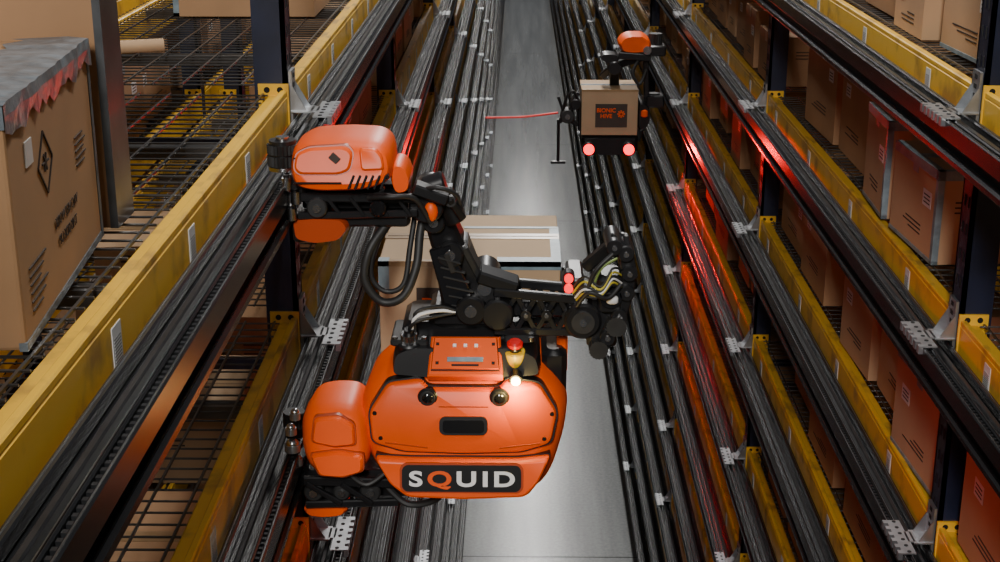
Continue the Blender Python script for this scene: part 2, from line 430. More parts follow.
# big near carton: shiny wrap over the lid, diamond mark and printing
r=empty('cardboard_box',(-0.9,2.1,zd(1)))
P0=Vector((-0.664,1.82,zd(1))); P1=Vector((-0.714,2.375,zd(1)))
dY=(P1-P0).normalized(); dX=Vector((-dY.y,dY.x,0)); L=(P1-P0).length; hh=0.335; W=0.52
M=Matrix((( dX.x,dY.x,0,P0.x),(dX.y,dY.y,0,P0.y),(0,0,1,P0.z),(0,0,0,1)))
b=MB(); b.box(0,W,0,L,0,hh,'cardboard_a',M); b.build('carton',r,bevel=0.006)
t=MB(); e=0.0016
def drape(yA,yB,n=22):
    vs=[];fs=[]
    for i in range(n+1):
        y=yA+(yB-yA)*i/n
        lo=hh-0.028-random.uniform(0,0.022); inn=0.09+random.uniform(0,0.04)
        for (xx,zz) in ((-0.004,lo),(-0.005,hh-0.012),(-0.003,hh+0.003),(0.03,hh+0.005),(inn,hh+0.003)):
            vs.append(M@Vector((xx+random.uniform(-0.0015,0.001),y,zz+random.uniform(-0.001,0.002))))
    for i in range(n):
        for j in range(4):
            a=i*5+j; fs.append((a,a+1,a+6,a+5))
    t.add(vs,fs,'plastic_wrap')
drape(-0.005,L+0.005)
t.box(-e,0.012,L-0.014,L+e,0,hh,'plastic_wrap',M); t.box(-e,0.01,-e,L+e,0,0.012,'plastic_wrap',M)
t.box(-e,W,-e,0.03,hh-0.03,hh+e,'plastic_wrap',M)
t.box(0.1,W,L*0.5-0.03,L*0.5+0.03,hh,hh+e,'tan_tape',M)
t.build('wrap',r)
pr=MB()
def strip(yA,zA,yB,zB,w,mt='print_ink'):
    a=Vector((-0.001,yA,zA)); b_=Vector((-0.001,yB,zB)); d=(b_-a).normalized(); n=Vector((0,-d.z,d.y))*w/2
    vs=[]
    for o in (-0.001,0.001):
        for p in (a-n,b_-n,b_+n,a+n): vs.append(M@(p+Vector((o,0,0))))
    pr.hexa(vs,mt)
cy,cz,rr=0.20,0.215,0.045
C4=[(cy-rr,cz),(cy,cz+rr),(cy+rr,cz),(cy,cz-rr)]
for i in range(4): strip(*C4[i],*C4[(i+1)%4],0.0030)
strip(cy-0.008,cz-0.012,cy+0.008,cz+0.012,0.004); strip(cy+0.008,cz-0.012,cy-0.008,cz+0.012,0.004); strip(cy-0.02,cz,cy+0.02,cz,0.003)
strip(0.09,0.25,0.13,0.25,0.035,'sticker')
for i in range(6): strip(0.05,0.04+i*0.012,0.11+0.02*(i%3),0.04+i*0.012,0.0022)
for i in range(5): strip(0.40,0.16+i*0.011,0.46+0.015*(i%2),0.16+i*0.011,0.0022)
pr.build('printing',r)
for i,(s_,zz) in enumerate((('VAC NETWORK',0.115),('THIS SIDE UP',0.085))):
    text('print_text',s_,0.022,M@Vector((-0.002,0.30,zz)),-dY,(0,0,1),'print_ink',r,0.0005)
m=MB(); m.box(-1.28,-0.70,2.42,2.52,zd(1),zd(1)+0.58,'cardboard_b'); m.box(-0.712,-0.698,2.417,2.523,zd(1),zd(1)+0.58,'grey_tape'); m.box(-1.28,-0.70,2.418,2.43,zd(1)+0.5,zd(1)+0.582,'grey_tape')
m.build('cardboard_box')
m=MB(); m.cyl((-1.20,4.25,zd(1)+0.020),(-1.06,4.30,zd(1)+0.020),0.020,'cardboard_c',n=16); m.cyl((-1.061,4.2997,zd(1)+0.020),(-1.0595,4.3003,zd(1)+0.020),0.013,'print_ink',n=16)
m.build('paper_roll',smooth=40)

# ------------------------------------------------------------ near climbing robot
R=empty('climbing_robot',(-0.12,3.05,-1.35))
B=MB()
hull=[(-0.278,-1.200),(-0.350,-1.262),(-0.362,-1.335),(-0.330,-1.435),(-0.266,-1.496),(-0.12,-1.504),(0.040,-1.494),(0.080,-1.450),(0.112,-1.345),(0.116,-1.272),(0.060,-1.202),(-0.12,-1.192)]
B.shell(hull,[(3.24,0.03),(3.21,0.006),(3.06,0),(3.02,0.004),(2.99,0.016),(2.972,0.034),(2.962,0.06)],'orange_plastic',lean=0.22,zmid=-1.35,rnd=0.035)
B.build('hull',R,smooth=30)
def yf(z): return 2.955+0.22*(z+1.35)
D=MB()
up_=[(-0.290,-1.226),(-0.332,-1.290),(-0.325,-1.358),(-0.255,-1.378),(-0.12,-1.382),(0.01,-1.378),(0.076,-1.358),(0.090,-1.290),(0.050,-1.226),(-0.025,-1.216),(-0.04,-1.236),(-0.20,-1.236),(-0.215,-1.216)]
D.shell(up_,[(2.985,-0.003),(2.9575,-0.003)],'black_plastic',lean=0.22,zmid=-1.35,rnd=0.015)
D.shell(up_,[(2.975,0),(2.953,0.001),(2.947,0.004),(2.944,0.010)],'orange_plastic',lean=0.22,zmid=-1.35,rnd=0.015)
lo_=[(-0.320,-1.387),(-0.288,-1.446),(-0.248,-1.478),(-0.12,-1.483),(0.020,-1.477),(0.050,-1.442),(0.076,-1.383),(0.0,-1.391),(-0.24,-1.391)]
D.shell(lo_,[(2.985,-0.002),(2.9575,-0.002)],'black_plastic',lean=0.22,zmid=-1.35,rnd=0.012)
D.shell(lo_,[(2.975,0),(2.950,0.001),(2.940,0.005),(2.937,0.010)],'orange_plastic',lean=0.22,zmid=-1.35,rnd=0.012)
D.build('front_panels',R,smooth=30)
D=MB()
for x in (-0.200,-0.040):
    z=-1.256;y=yf(z)-0.010
    D.cyl((x,y+0.02,z),(x,y-0.003,z),0.023,'black_plastic',n=28,cham=0.003)
    D.cyl((x,y,z),(x,y-0.006,z),0.018,'rubber',n=28,cham=0.002)
    D.sphere((x,y-0.003,z),0.014,'black_gloss',(1,0.5,1))
def pill(m,x0,x1,z0,z1,y,th,mt,n=8,rfac=1.0):
    r=(z1-z0)/2*rfac; pts=[]
    for cx,cz_,a0 in ((x1-r,z1-r,0),(x0+r,z1-r,90),(x0+r,z0+r,180),(x1-r,z0+r,270)):
        for i in range(n+1):
            a=math.radians(a0+90*i/n); pts.append((cx+r*math.cos(a),cz_+r*math.sin(a)))
    zc=(z0+z1)/2
    m.rings([[(x,y+0.22*(z-zc)+dy,z) for x,z in pts] for dy in (0.01,-th)],mt)
pill(D,-0.174,-0.066,-1.336,-1.296,yf(-1.316)-0.012,0.003,'black_plastic',rfac=0.7)
pill(D,-0.166,-0.074,-1.330,-1.302,yf(-1.316)-0.016,0.002,'black_gloss',rfac=0.6)
pill(D,-0.262,0.014,-1.462,-1.396,yf(-1.429)-0.018,0.002,'orange_dark',rfac=0.5)
pill(D,-0.257,0.009,-1.458,-1.400,yf(-1.429)-0.020,0.003,'black_plastic',rfac=0.5)
for x,z in ((-0.305,-1.345),(0.060,-1.345),(-0.318,-1.290),(0.077,-1.290)):
    D.cyl((x,yf(z)+0.02,z),(x,yf(z)-0.012,z),0.005,'black_plastic',n=12)
D.obox((-0.175,yf(-1.275)-0.0105,-1.275),(-0.065,yf(-1.275)-0.0105,-1.275),0.0025,0.003,'orange_dark',c=0.0005)
D.obox((-0.295,yf(-1.355)-0.0105,-1.355),(-0.20,yf(-1.366)-0.0105,-1.366),0.003,0.003,'orange_dark',c=0.0005)
D.obox((0.050,yf(-1.355)-0.0105,-1.355),(-0.040,yf(-1.366)-0.0105,-1.366),0.003,0.003,'orange_dark',c=0.0005)
D.build('face_details',R,smooth=40)
for ch_,x,mt in (('S',-0.226,'white_print'),('Q',-0.173,'orange_plastic'),('U',-0.113,'white_print'),('I',-0.071,'white_print'),('D',-0.029,'white_print')):
    text('name_letter',ch_,0.047,(x,yf(-1.429)-0.0245,-1.431),(1,0,0),(0,0.22,1),mt,R,0.001,1.42,0.0014)
D=MB()
D.shell([(-0.285,-1.215),(-0.278,-1.165),(-0.24,-1.148),(0.0,-1.148),(0.045,-1.17),(0.055,-1.215),(-0.12,-1.23)],
        [(3.24,0.02),(3.2,0),(3.05,0),(3.0,0.006)],'black_plastic',lean=0.2,zmid=-1.18,rnd=0.015)
D.cbox(0.055,0.112,3.06,3.26,-1.31,-1.18,0.012,'black_plastic')
D.cbox(0.09,0.115,3.10,3.2,-1.25,-1.16,0.006,'orange_plastic')
D.cbox(-0.285,-0.20,3.02,3.16,-1.156,-1.140,0.004,'rubber'); D.cbox(-0.03,0.04,3.04,3.16,-1.156,-1.136,0.004,'rubber')
for x in (-0.275,-0.21,0.03): D.cyl((x,3.03,-1.145),(x,3.03,-1.135),0.006,'steel',n=12)
D.build('shroud',R,smooth=35)
def tiltbox(m,cx,cy_,cz_,wx,wd_,th,tilt,mt,c=0.004,taper=1.0):
    up=Vector((0,math.sin(tilt),math.cos(tilt))); n=Vector((0,-math.cos(tilt),math.sin(tilt)))
    o=Vector((cx,cy_,cz_)); rs=[]
    for d,ins in ((0,0),(th-c,0),(th,c)):
        a=wx/2-ins; b_=wd_/2-ins
        rs.append([o+n*d+Vector((x,0,0))+up*u for x,u in ((-a,-b_),(a,-b_),(a*taper,b_),(-a*taper,b_))])
    m.rings(rs,mt)
tl=math.radians(42)
D=MB(); dzp=-0.012
tiltbox(D,-0.116,3.02,-1.176+dzp,0.168,0.095,0.03,tl,'orange_plastic',taper=0.92)
tiltbox(D,-0.116,2.995,-1.152+dzp,0.152,0.077,0.006,tl,'black_plastic',0.001,0.92)
tiltbox(D,-0.116,2.993,-1.150+dzp,0.149,0.074,0.007,tl,'orange_plastic',0.001,0.92)
tiltbox(D,-0.116,2.981,-1.160+dzp,0.080,0.011,0.008,tl,'blue_tape',0.001)
tiltbox(D,-0.116,2.974,-1.171+dzp,0.060,0.005,0.008,tl,'black_plastic',0.001)
for x in (-0.140,-0.116,-0.092): tiltbox(D,x,3.000,-1.134+dzp,0.008,0.007,0.008,tl,'white_print',0.001)
for x in (-0.178,-0.054):
    for dz in (0,0.045): tiltbox(D,x,2.977+dz*0.67,-1.167+dz*0.74+dzp,0.007,0.007,0.008,tl,'black_plastic',0.001)
D.cyl((-0.006,3.02,-1.195),(-0.006,3.01,-1.158),0.023,'estop_yellow',n=24,cham=0.003)
D.cyl((-0.006,3.01,-1.158),(-0.006,3.007,-1.146),0.013,'black_plastic',n=20)
D.cyl((-0.006,3.007,-1.150),(-0.006,3.004,-1.134),0.018,'estop_red',n=24,cham=0.005)
D.cyl((-0.243,3.04,-1.19),(-0.243,3.03,-1.145),0.028,'black_plastic',n=24,cham=0.004)
D.knurl((-0.243,3.03,-1.145),(-0.243,3.026,-1.125),0.019,'steel')
D.cyl((-0.243,3.026,-1.125),(-0.243,3.024,-1.115),0.012,'black_plastic',n=16)
D.cyl((-0.004,2.99,-1.208),(-0.004,2.966,-1.214),0.014,'black_plastic',n=20)
D.cyl((-0.004,2.967,-1.2135),(-0.004,2.960,-1.215),0.010,'warm_lamp',n=20)
D.build('control_panel',R,smooth=35)
A=MB()
A.cbox(-0.262,0.02,3.06,3.24,-1.170,-1.115,0.014,'black_plastic')
A.cbox(-0.20,-0.03,3.05,3.22,-1.125,-1.080,0.014,'black_plastic')
A.obox((-0.153,3.10,-0.925),(-0.112,3.12,-1.10),0.078,0.09,'black_plastic',0.112,0.11,c=0.010)
A.obox((-0.182,3.08,-0.850),(-0.150,3.10,-0.95),0.060,0.075,'black_plastic',0.076,0.085,c=0.008)
A.obox((-0.172,3.035,-0.925),(-0.125,3.052,-1.08),0.050,0.014,'black_gloss',0.070,0.014,c=0.003)
A.obox((-0.158,3.03,-0.94),(-0.142,3.035,-0.985),0.014,0.010,'rubber',c=0.002)
A.obox((-0.122,3.085,-0.93),(-0.060,3.10,-1.06),0.018,0.07,'rubber',c=0.004)
for i in range(6):
    f=i/5; x=-0.151+0.036*f; z=-0.955-0.115*f
    A.obox((x-0.026-0.008*f,3.032+0.016*f,z+0.006),(x+0.026+0.008*f,3.032+0.016*f,z-0.008),0.004,0.012,'rubber',c=0.001)
for (x,z,rr_) in ((-0.185,-0.87,0.026),(-0.150,-0.945,0.030),(-0.105,-1.075,0.034)):
    A.cyl((x,3.03,z),(x,3.16,z),rr_,'black_plastic',n=24,cham=0.004)
    A.cyl((x,3.027,z),(x,3.034,z),rr_*0.4,'steel',n=16)
A.cyl((-0.198,3.00,-0.825),(-0.198,3.16,-0.825),0.038,'black_plastic',n=28,cham=0.004)
A.sphere((-0.188,3.0,-0.836),0.017,'orange_plastic',(0.9,0.7,1.3))
A.cyl((-0.205,3.06,-0.80),(-0.160,3.06,-0.785),0.026,'black_plastic',n=24,cham=0.004)
A.cyl((-0.165,3.04,-0.80),(-0.135,3.04,-0.87),0.024,'black_plastic',n=20,cham=0.003)
A.obox((-0.225,3.0,-0.780),(-0.150,3.0,-0.808),0.024,0.05,'black_plastic',c=0.004)
A.obox((-0.150,3.0,-0.80),(-0.120,3.02,-0.85),0.016,0.04,'black_plastic',c=0.003)
A.cyl((-0.20,2.99,-0.79),(-0.20,3.0,-0.79),0.010,'steel',n=14)
A.cyl((-0.145,2.985,-0.81),(-0.145,3.0,-0.81),0.012,'rubber',n=14)
A.build('mast_arm',R,smooth=35)
G=MB()
def q1(z): return -0.781+(z+0.786)*0.74
def Q(P): return [(x,q1(z)) for x,z in P]
uc=[(-0.480,-0.668),(-0.452,-0.645),(-0.375,-0.638),(-0.300,-0.642),(-0.272,-0.662),(-0.262,-0.715),(-0.272,-0.762),(-0.330,-0.782),(-0.42,-0.786),(-0.470,-0.776),(-0.484,-0.735)]
G.shell(Q(uc),[(3.16,0.02),(3.14,0.006),(3.08,0),(3.0,0),(2.975,0.003),(2.955,0.010),(2.947,0.022)],'orange_plastic',lean=0.35,zmid=-0.71,rnd=0.022)
tp_=[(-0.466,-0.672),(-0.44,-0.656),(-0.36,-0.650),(-0.345,-0.668),(-0.352,-0.716),(-0.375,-0.728),(-0.46,-0.728),(-0.471,-0.712)]
G.shell(Q(tp_),[(2.96,-0.002),(2.9455,-0.002)],'orange_dark',lean=0.35,zmid=-0.71,rnd=0.010)
G.shell(Q(tp_),[(2.96,0),(2.942,0.001),(2.937,0.006)],'orange_plastic',lean=0.35,zmid=-0.71,rnd=0.010)
G.shell(Q([(-0.335,-0.656),(-0.298,-0.658),(-0.284,-0.680),(-0.280,-0.715),(-0.330,-0.718)]),[(2.96,0),(2.943,0.001),(2.939,0.005)],'orange_plastic',lean=0.35,zmid=-0.71,rnd=0.008)
G.shell([(-0.268,-0.725),(-0.242,-0.732),(-0.230,-0.76),(-0.234,-0.79),(-0.262,-0.797),(-0.274,-0.765)],[(3.1,0.9),(3.08,1),(3.0,1),(2.985,0.85)],'orange_plastic',rnd=0.012)
G.shell([(-0.49,-0.850),(-0.44,-0.845),(-0.375,-0.848),(-0.362,-0.87),(-0.385,-0.898),(-0.44,-0.905),(-0.485,-0.895)],[(3.16,0.9),(3.14,1),(3.0,1),(2.98,0.9)],'orange_dark',rnd=0.012)
G.build('upper_gripper_cover',R,smooth=32)
G=MB()
def fy(z,base=2.942): return base+0.35*(z+0.71)
for i in range(6):
    x=-0.350+i*0.0135; z=q1(-0.748)
    G.obox((x-0.006,fy(z-0.013)+0.001,z-0.014),(x+0.006,fy(z+0.013)+0.001,z+0.014),0.0045,0.006,'hole_black',c=0.0008)
G.obox((-0.470,fy(-0.755)+0.002,-0.755),(-0.37,fy(-0.755)+0.002,-0.755),0.003,0.006,'hole_black',c=0.0008)
zq=q1(-0.682); G.obox((-0.392,fy(zq)-0.005,zq+0.007),(-0.376,fy(zq)-0.008,zq-0.007),0.016,0.004,'print_ink',c=0.001)
for x,z in ((-0.468,-0.69),(-0.275,-0.735),(-0.470,-0.762),(-0.285,-0.768)):
    z=q1(z); G.cyl((x,fy(z)+0.02,z),(x,fy(z)+0.004,z),0.005,'black_plastic',n=12)
G.knurl((-0.505,3.02,-0.692),(-0.505,3.02,-0.712),0.034,'rubber',n=24); G.knurl((-0.505,3.02,-0.716),(-0.505,3.02,-0.738),0.034,'rubber',n=24)
G.cyl((-0.505,3.02,-0.683),(-0.505,3.02,-0.748),0.029,'black_plastic',n=24)
G.cyl((-0.505,3.02,-0.740),(-0.505,3.02,-0.748),0.032,'steel',n=24)
G.cyl((-0.505,3.02,-0.683),(-0.505,3.02,-0.676),0.014,'steel',n=16)
G.cbox(-0.488,-0.455,2.98,3.12,-0.80,-0.745,0.006,'black_plastic')
for (x,y,z) in ((-0.492,2.97,-0.768),(-0.475,2.975,-0.80),(-0.487,2.985,-0.81),(-0.485,2.97,-0.835)):
    G.cyl((x,y,z-0.012),(x,y,z+0.014),0.011,'steel',n=16); G.cyl((x,y,z+0.014),(x,y,z+0.020),0.006,'black_plastic',n=12)
G.obox((-0.475,2.985,-0.800),(-0.215,2.995,-0.805),0.020,0.014,'black_plastic',c=0.003)
G.obox((-0.475,2.985,-0.842),(-0.215,2.995,-0.838),0.016,0.014,'black_plastic',c=0.003)
G.cbox(-0.47,-0.24,3.03,3.14,-0.845,-0.785,0.008,'black_plastic')
for i in range(5):
    x=-0.46+i*0.05; G.obox((x,2.985,-0.80),(x+0.03,2.987,-0.842),0.008,0.010,'black_plastic',c=0.001)
G.cyl((-0.43,2.97,-0.822),(-0.43,3.05,-0.822),0.022,'rubber',n=20,cham=0.003)
G.cyl((-0.30,2.97,-0.822),(-0.30,3.05,-0.822),0.018,'black_gloss',n=20,cham=0.003)
G.cyl((-0.43,2.966,-0.822),(-0.43,2.972,-0.822),0.009,'steel',n=12)
G.cbox(-0.488,-0.45,2.99,3.14,-0.905,-0.845,0.006,'black_plastic')
G.cbox(-0.40,-0.235,3.0,3.1,-0.872,-0.845,0.006,'black_plastic')
G.build('upper_gripper_frame',R,smooth=35)
C=MB()
C.tube([(-0.286,3.02,-0.870),(-0.322,2.99,-0.92),(-0.333,2.98,-0.985),(-0.298,2.98,-1.035),(-0.250,2.98,-1.022),(-0.222,3.0,-0.96),(-0.215,3.03,-0.895),(-0.205,3.05,-0.84)],0.0095,'rubber',n=10)
C.tube([(-0.275,3.03,-0.865),(-0.312,3.0,-0.92),(-0.320,3.0,-0.985),(-0.290,3.0,-1.018),(-0.250,3.0,-1.0),(-0.236,3.02,-0.92),(-0.225,3.05,-0.85)],0.006,'rubber',n=8)
C.tube([(-0.32,2.98,-0.80),(-0.27,2.95,-0.79),(-0.22,2.97,-0.80),(-0.19,3.0,-0.86)],0.006,'rubber',n=8)
C.tube([(-0.215,3.0,-0.79),(-0.17,2.97,-0.775),(-0.13,2.99,-0.80),(-0.125,3.03,-0.86)],0.005,'rubber',n=8)
for i,dz in enumerate((0,0.012,0.022)):
    C.tube([(-0.245+0.008*i,3.03,-1.122),(-0.225,3.01,-1.092+dz),(-0.175,3.03,-1.085+dz),(-0.13,3.04,-1.080)],0.004,('rubber','white_print','rubber')[i],n=7)
C.build('hoses',R,smooth=60)
A=MB()
A.cyl((-0.075,3.06,-1.03),(-0.075,3.20,-1.03),0.036,'black_plastic',n=28,cham=0.005)
A.cyl((-0.075,3.052,-1.03),(-0.075,3.06,-1.03),0.016,'steel',n=16)
A.obox((-0.09,3.10,-1.02),(-0.035,3.09,-1.055),0.06,0.08,'black_plastic',c=0.006)
A.obox((-0.09,3.08,-1.00),(0.00,3.08,-1.03),0.03,0.07,'black_plastic',c=0.005)
y=3.05
for yy in (y,y+0.08):
    A.obox((-0.055,yy,-1.035),(0.135,yy,-1.052),0.020,0.016,'black_plastic',c=0.003)
    A.obox((-0.055,yy,-1.128),(0.135,yy,-1.128),0.018,0.016,'black_plastic',c=0.003)
A.cbox(-0.045,0.125,3.075,3.11,-1.105,-1.06,0.006,'black_plastic')
for i in range(4):
    x=-0.05+i*0.046
    for yy in (y,y+0.08):
        A.obox((x,yy,-1.040),(x+0.044,yy,-1.126),0.011,0.012,'black_plastic',c=0.001)
        A.obox((x,yy,-1.126),(x+0.044,yy,-1.046),0.011,0.012,'black_plastic',c=0.001)
    A.cyl((x+0.022,3.035,-1.086),(x+0.022,3.13,-1.086),0.012,'black_plastic',n=14); A.cyl((x+0.022,3.032,-1.086),(x+0.022,3.037,-1.086),0.005,'steel',n=10)
A.cyl((-0.045,3.03,-1.085),(-0.045,3.15,-1.085),0.036,'black_plastic',n=24,cham=0.004)
A.cyl((0.145,3.02,-1.095),(0.145,3.15,-1.095),0.042,'black_plastic',n=28,cham=0.006)
A.cyl((0.145,3.013,-1.095),(0.145,3.022,-1.095),0.026,'rubber',n=24); A.cyl((0.145,3.008,-1.095),(0.145,3.014,-1.095),0.008,'steel',n=12)
A.cbox(0.155,0.222,3.03,3.14,-1.165,-1.035,0.010,'black_plastic')
A.cbox(0.175,0.235,3.02,3.12,-1.08,-0.99,0.010,'black_plastic')
A.knurl((0.180,3.0,-1.155),(0.180,3.03,-1.155),0.022,'rubber',n=18)
A.knurl((0.218,3.0,-1.10),(0.218,3.04,-1.10),0.024,'rubber',n=18)
A.cyl((0.205,3.01,-1.035),(0.205,3.03,-1.035),0.024,'black_gloss',n=20)
ch=[(0.200,-1.13),(0.225,-1.08),(0.240,-1.025),(0.245,-0.980),(0.236,-0.935),(0.210,-0.920)]
for i in range(len(ch)-1):
    for yy in (3.03,3.10): A.obox((ch[i][0],yy,ch[i][1]),(ch[i+1][0],yy,ch[i+1][1]),0.034,0.014,'black_plastic',c=0.003)
for x,z in ch:
    A.cyl((x,3.01,z),(x,3.13,z),0.018,'black_plastic',n=16,cham=0.002); A.cyl((x,3.006,z),(x,3.012,z),0.006,'steel',n=10)
A.obox((0.246,3.05,-0.955),(0.236,3.05,-0.900),0.018,0.03,'black_plastic',0.012,0.02,c=0.002)
A.obox((0.230,3.05,-0.925),(0.206,3.05,-0.900),0.016,0.03,'black_plastic',0.010,0.02,c=0.002)
A.obox((0.208,3.06,-0.925),(0.150,3.08,-0.985),0.024,0.03,'black_plastic',c=0.003)
A.cbox(0.112,0.150,3.10,3.25,-1.14,-1.02,0.006,'black_plastic')
A.cbox(0.106,0.118,3.20,3.44,-1.15,-1.10,0.004,'rubber')
A.build('carton_arm',R,smooth=35)
C=MB()
for i,(mt,o) in enumerate((('wire_yellow',0),('rubber',0.010),('white_print',0.018),('rubber',-0.012),('wire_yellow',0.028),('rubber',0.034))):
    C.tube([(0.122+0.3*o,3.03,-1.030-o*0.6),(0.145,2.99,-0.990-o),(0.180,2.98,-1.005-o*0.5),(0.205,2.99,-0.970-o*0.8),(0.228,3.02,-0.985-o)],0.0026,mt,n=7)
C.tube([(0.16,3.0,-1.02),(0.180,2.985,-0.96),(0.215,3.0,-0.94)],0.003,'wire_green',n=7)
C.tube([(0.15,3.0,-1.03),(0.165,2.975,-0.965),(0.205,2.985,-0.925)],0.005,'rubber',n=7)
C.tube([(0.13,3.0,-1.05),(0.155,2.975,-1.01),(0.195,2.98,-1.025),(0.225,3.0,-1.0)],0.005,'rubber',n=7)
C.cbox(0.195,0.220,2.992,3.01,-1.045,-1.026,0.004,'sticker')
C.build('gripper_wiring',R,smooth=60)
D=MB()
for z in (-0.995,-1.018):
    D.cyl((0.112,3.02,z),(0.112,3.035,z),0.010,'red_glow',n=16)
    D.cyl((0.112,3.03,z),(0.112,3.06,z),0.014,'black_plastic',n=16)
D.build('status_lamps',R)
G=MB()
def q2(z): return -1.449+(z+1.463)*0.80
def Q2(P): return [(x,q2(z)) for x,z in P]
lc=[(-0.488,-1.300),(-0.465,-1.268),(-0.42,-1.258),(-0.365,-1.262),(-0.338,-1.300),(-0.330,-1.37),(-0.337,-1.435),(-0.375,-1.460),(-0.43,-1.463),(-0.470,-1.443),(-0.488,-1.385)]
G.shell(Q2(lc),[(3.16,0.02),(3.14,0.006),(3.06,0),(3.0,0),(2.98,0.005),(2.966,0.015),(2.960,0.028)],'orange_plastic',lean=0.2,zmid=-1.36,rnd=0.022)
for P_ in ([(-0.465,-1.385),(-0.40,-1.374),(-0.345,-1.385),(-0.345,-1.432),(-0.39,-1.450),(-0.445,-1.445)],[(-0.455,-1.283),(-0.40,-1.276),(-0.365,-1.300),(-0.361,-1.358),(-0.41,-1.364),(-0.462,-1.350)]):
    G.shell(Q2(P_),[(2.975,-0.002),(2.955,-0.002)],'orange_dark',lean=0.2,zmid=-1.36,rnd=0.010)
    G.shell(Q2(P_),[(2.97,0),(2.950,0.001),(2.943,0.006)],'orange_plastic',lean=0.2,zmid=-1.36,rnd=0.010)
G.shell([(-0.488,-1.538),(-0.45,-1.534),(-0.395,-1.538),(-0.40,-1.556),(-0.45,-1.562),(-0.485,-1.556)],[(3.1,0.9),(3.08,1),(2.99,1),(2.98,0.85)],'orange_plastic',res=3)
G.build('lower_gripper_cover',R,smooth=32)
G=MB()
G.knurl((-0.510,3.03,-1.318),(-0.510,3.03,-1.355),0.026,'rubber',n=20)
G.cyl((-0.510,3.03,-1.355),(-0.510,3.03,-1.378),0.022,'black_plastic',n=20)
for (x,y,z,rr_) in ((-0.505,2.96,-1.368,0.015),(-0.508,2.965,-1.330,0.011),(-0.498,2.97,-1.295,0.010),(-0.495,2.965,-1.405,0.009)):
    G.sphere((x,y,z),rr_,'steel'); G.cyl((x,y,z-0.016),(x,y,z),rr_*1.2,'galvanised',n=16)
G.cbox(-0.488,-0.40,3.0,3.14,-1.54,-1.455,0.008,'black_plastic')
G.obox((-0.488,2.975,-1.465),(-0.27,2.98,-1.472),0.022,0.014,'black_plastic',c=0.003)
G.obox((-0.485,2.975,-1.525),(-0.27,2.98,-1.520),0.018,0.014,'black_plastic',c=0.003)
G.cbox(-0.41,-0.24,3.02,3.14,-1.535,-1.465,0.010,'black_plastic')
G.obox((-0.48,2.97,-1.470),(-0.40,2.97,-1.52),0.012,0.012,'black_plastic',c=0.002); G.obox((-0.40,2.97,-1.470),(-0.33,2.97,-1.52),0.012,0.012,'black_plastic',c=0.002)
for x,rr_ in ((-0.465,0.023),(-0.400,0.020),(-0.335,0.024)):
    G.cyl((x,2.972,-1.495),(x,3.06,-1.495),rr_,'rubber',n=24,cham=0.004); G.cyl((x,2.966,-1.495),(x,2.975,-1.495),rr_*0.4,'steel',n=14)
G.tube([(-0.30,3.0,-1.49),(-0.25,2.97,-1.520),(-0.19,2.99,-1.520),(-0.16,3.03,-1.50)],0.008,'rubber',n=8)
G.tube([(-0.38,2.97,-1.447),(-0.34,2.95,-1.462),(-0.30,2.97,-1.443)],0.006,'rubber',n=8)
G.build('lower_gripper_frame',R,smooth=35)

# carried carton (near robot)
r=empty('shipping_carton',(-0.12,3.5,-1.2))
b=MB(); b.box(-0.335,0.102,3.30,3.715,-1.43,-1.044,'carton_light'); b.build('carton',r,bevel=0.003)
t=MB(); e=0.0012
t.box(-0.335-e,0.102+e,3.30-e,3.315,-1.056,-1.044+e,'tan_tape')
t.box(0.080,0.102+e,3.31,3.60,-1.060,-1.044+e*1.2,'blue_tape'); t.box(-0.335-e,-0.31,3.30-e,3.33,-1.12,-1.044+e*1.1,'blue_tape')
t.box(-0.05,0.102+e,3.30-e,3.335,-1.064,-1.044+e*1.3,'blue_tape')
t.box(-0.335-e,0.102+e,3.49,3.535,-1.09,-1.044+e*1.3,'tan_tape')
t.box(-0.14,0.102+e,3.585,3.60,-1.05,-1.044+e*1.5,'blue_tape'); t.box(-0.33,0.10,3.511,3.513,-1.044,-1.044+e*1.8,'print_ink')
t.box(0.035,0.060,3.2985,3.30,-1.19,-1.15,'sticker')
t.build('tape',r)
l=MB(); l.box(-0.245,-0.06,3.298,3.30,-1.245,-1.11,'print_ink'); l.build('label',r)
text('label_text','B',0.05,(-0.218,3.2965,-1.155),(1,0,0),(0,0,1),'orange_plastic',r,0.0008,1.2,0.001)

# ------------------------------------------------------------ far climbing robot (on right-hand rails)
R2=empty('climbing_robot',(0.72,10.7,-2.2))
D=MB()
D.cbox(0.47,0.885,10.50,10.92,-2.475,-2.34,0.02,'black_plastic')
D.shell([(0.50,-2.36),(0.49,-2.42),(0.53,-2.475),(0.67,-2.49),(0.81,-2.475),(0.86,-2.42),(0.85,-2.36)],[(10.95,0.9),(10.9,1),(10.52,1),(10.485,0.9)],'black_plastic',res=4)
D.shell([(0.885,-2.10),(0.935,-2.10),(0.965,-2.15),(0.965,-2.25),(0.93,-2.30),(0.885,-2.28)],[(10.8,0.9),(10.75,1),(10.52,1),(10.49,0.85)],'black_plastic',res=4)
D.cbox(0.90,0.95,10.48,10.6,-2.20,-2.14,0.01,'orange_plastic')
D.shell([(0.72,-1.66),(0.75,-1.615),(0.80,-1.595),(0.90,-1.595),(0.95,-1.63),(0.965,-1.69),(0.94,-1.72),(0.84,-1.73),(0.75,-1.72)],[(10.75,0.85),(10.7,1),(10.52,1),(10.48,0.85)],'orange_plastic',rnd=0.02)
D.shell([(0.60,-1.76),(0.64,-1.74),(0.72,-1.75),(0.72,-1.79),(0.64,-1.80)],[(10.7,1),(10.52,1)],'black_plastic',res=3)
D.build('covers',R2,smooth=38)
D=MB()
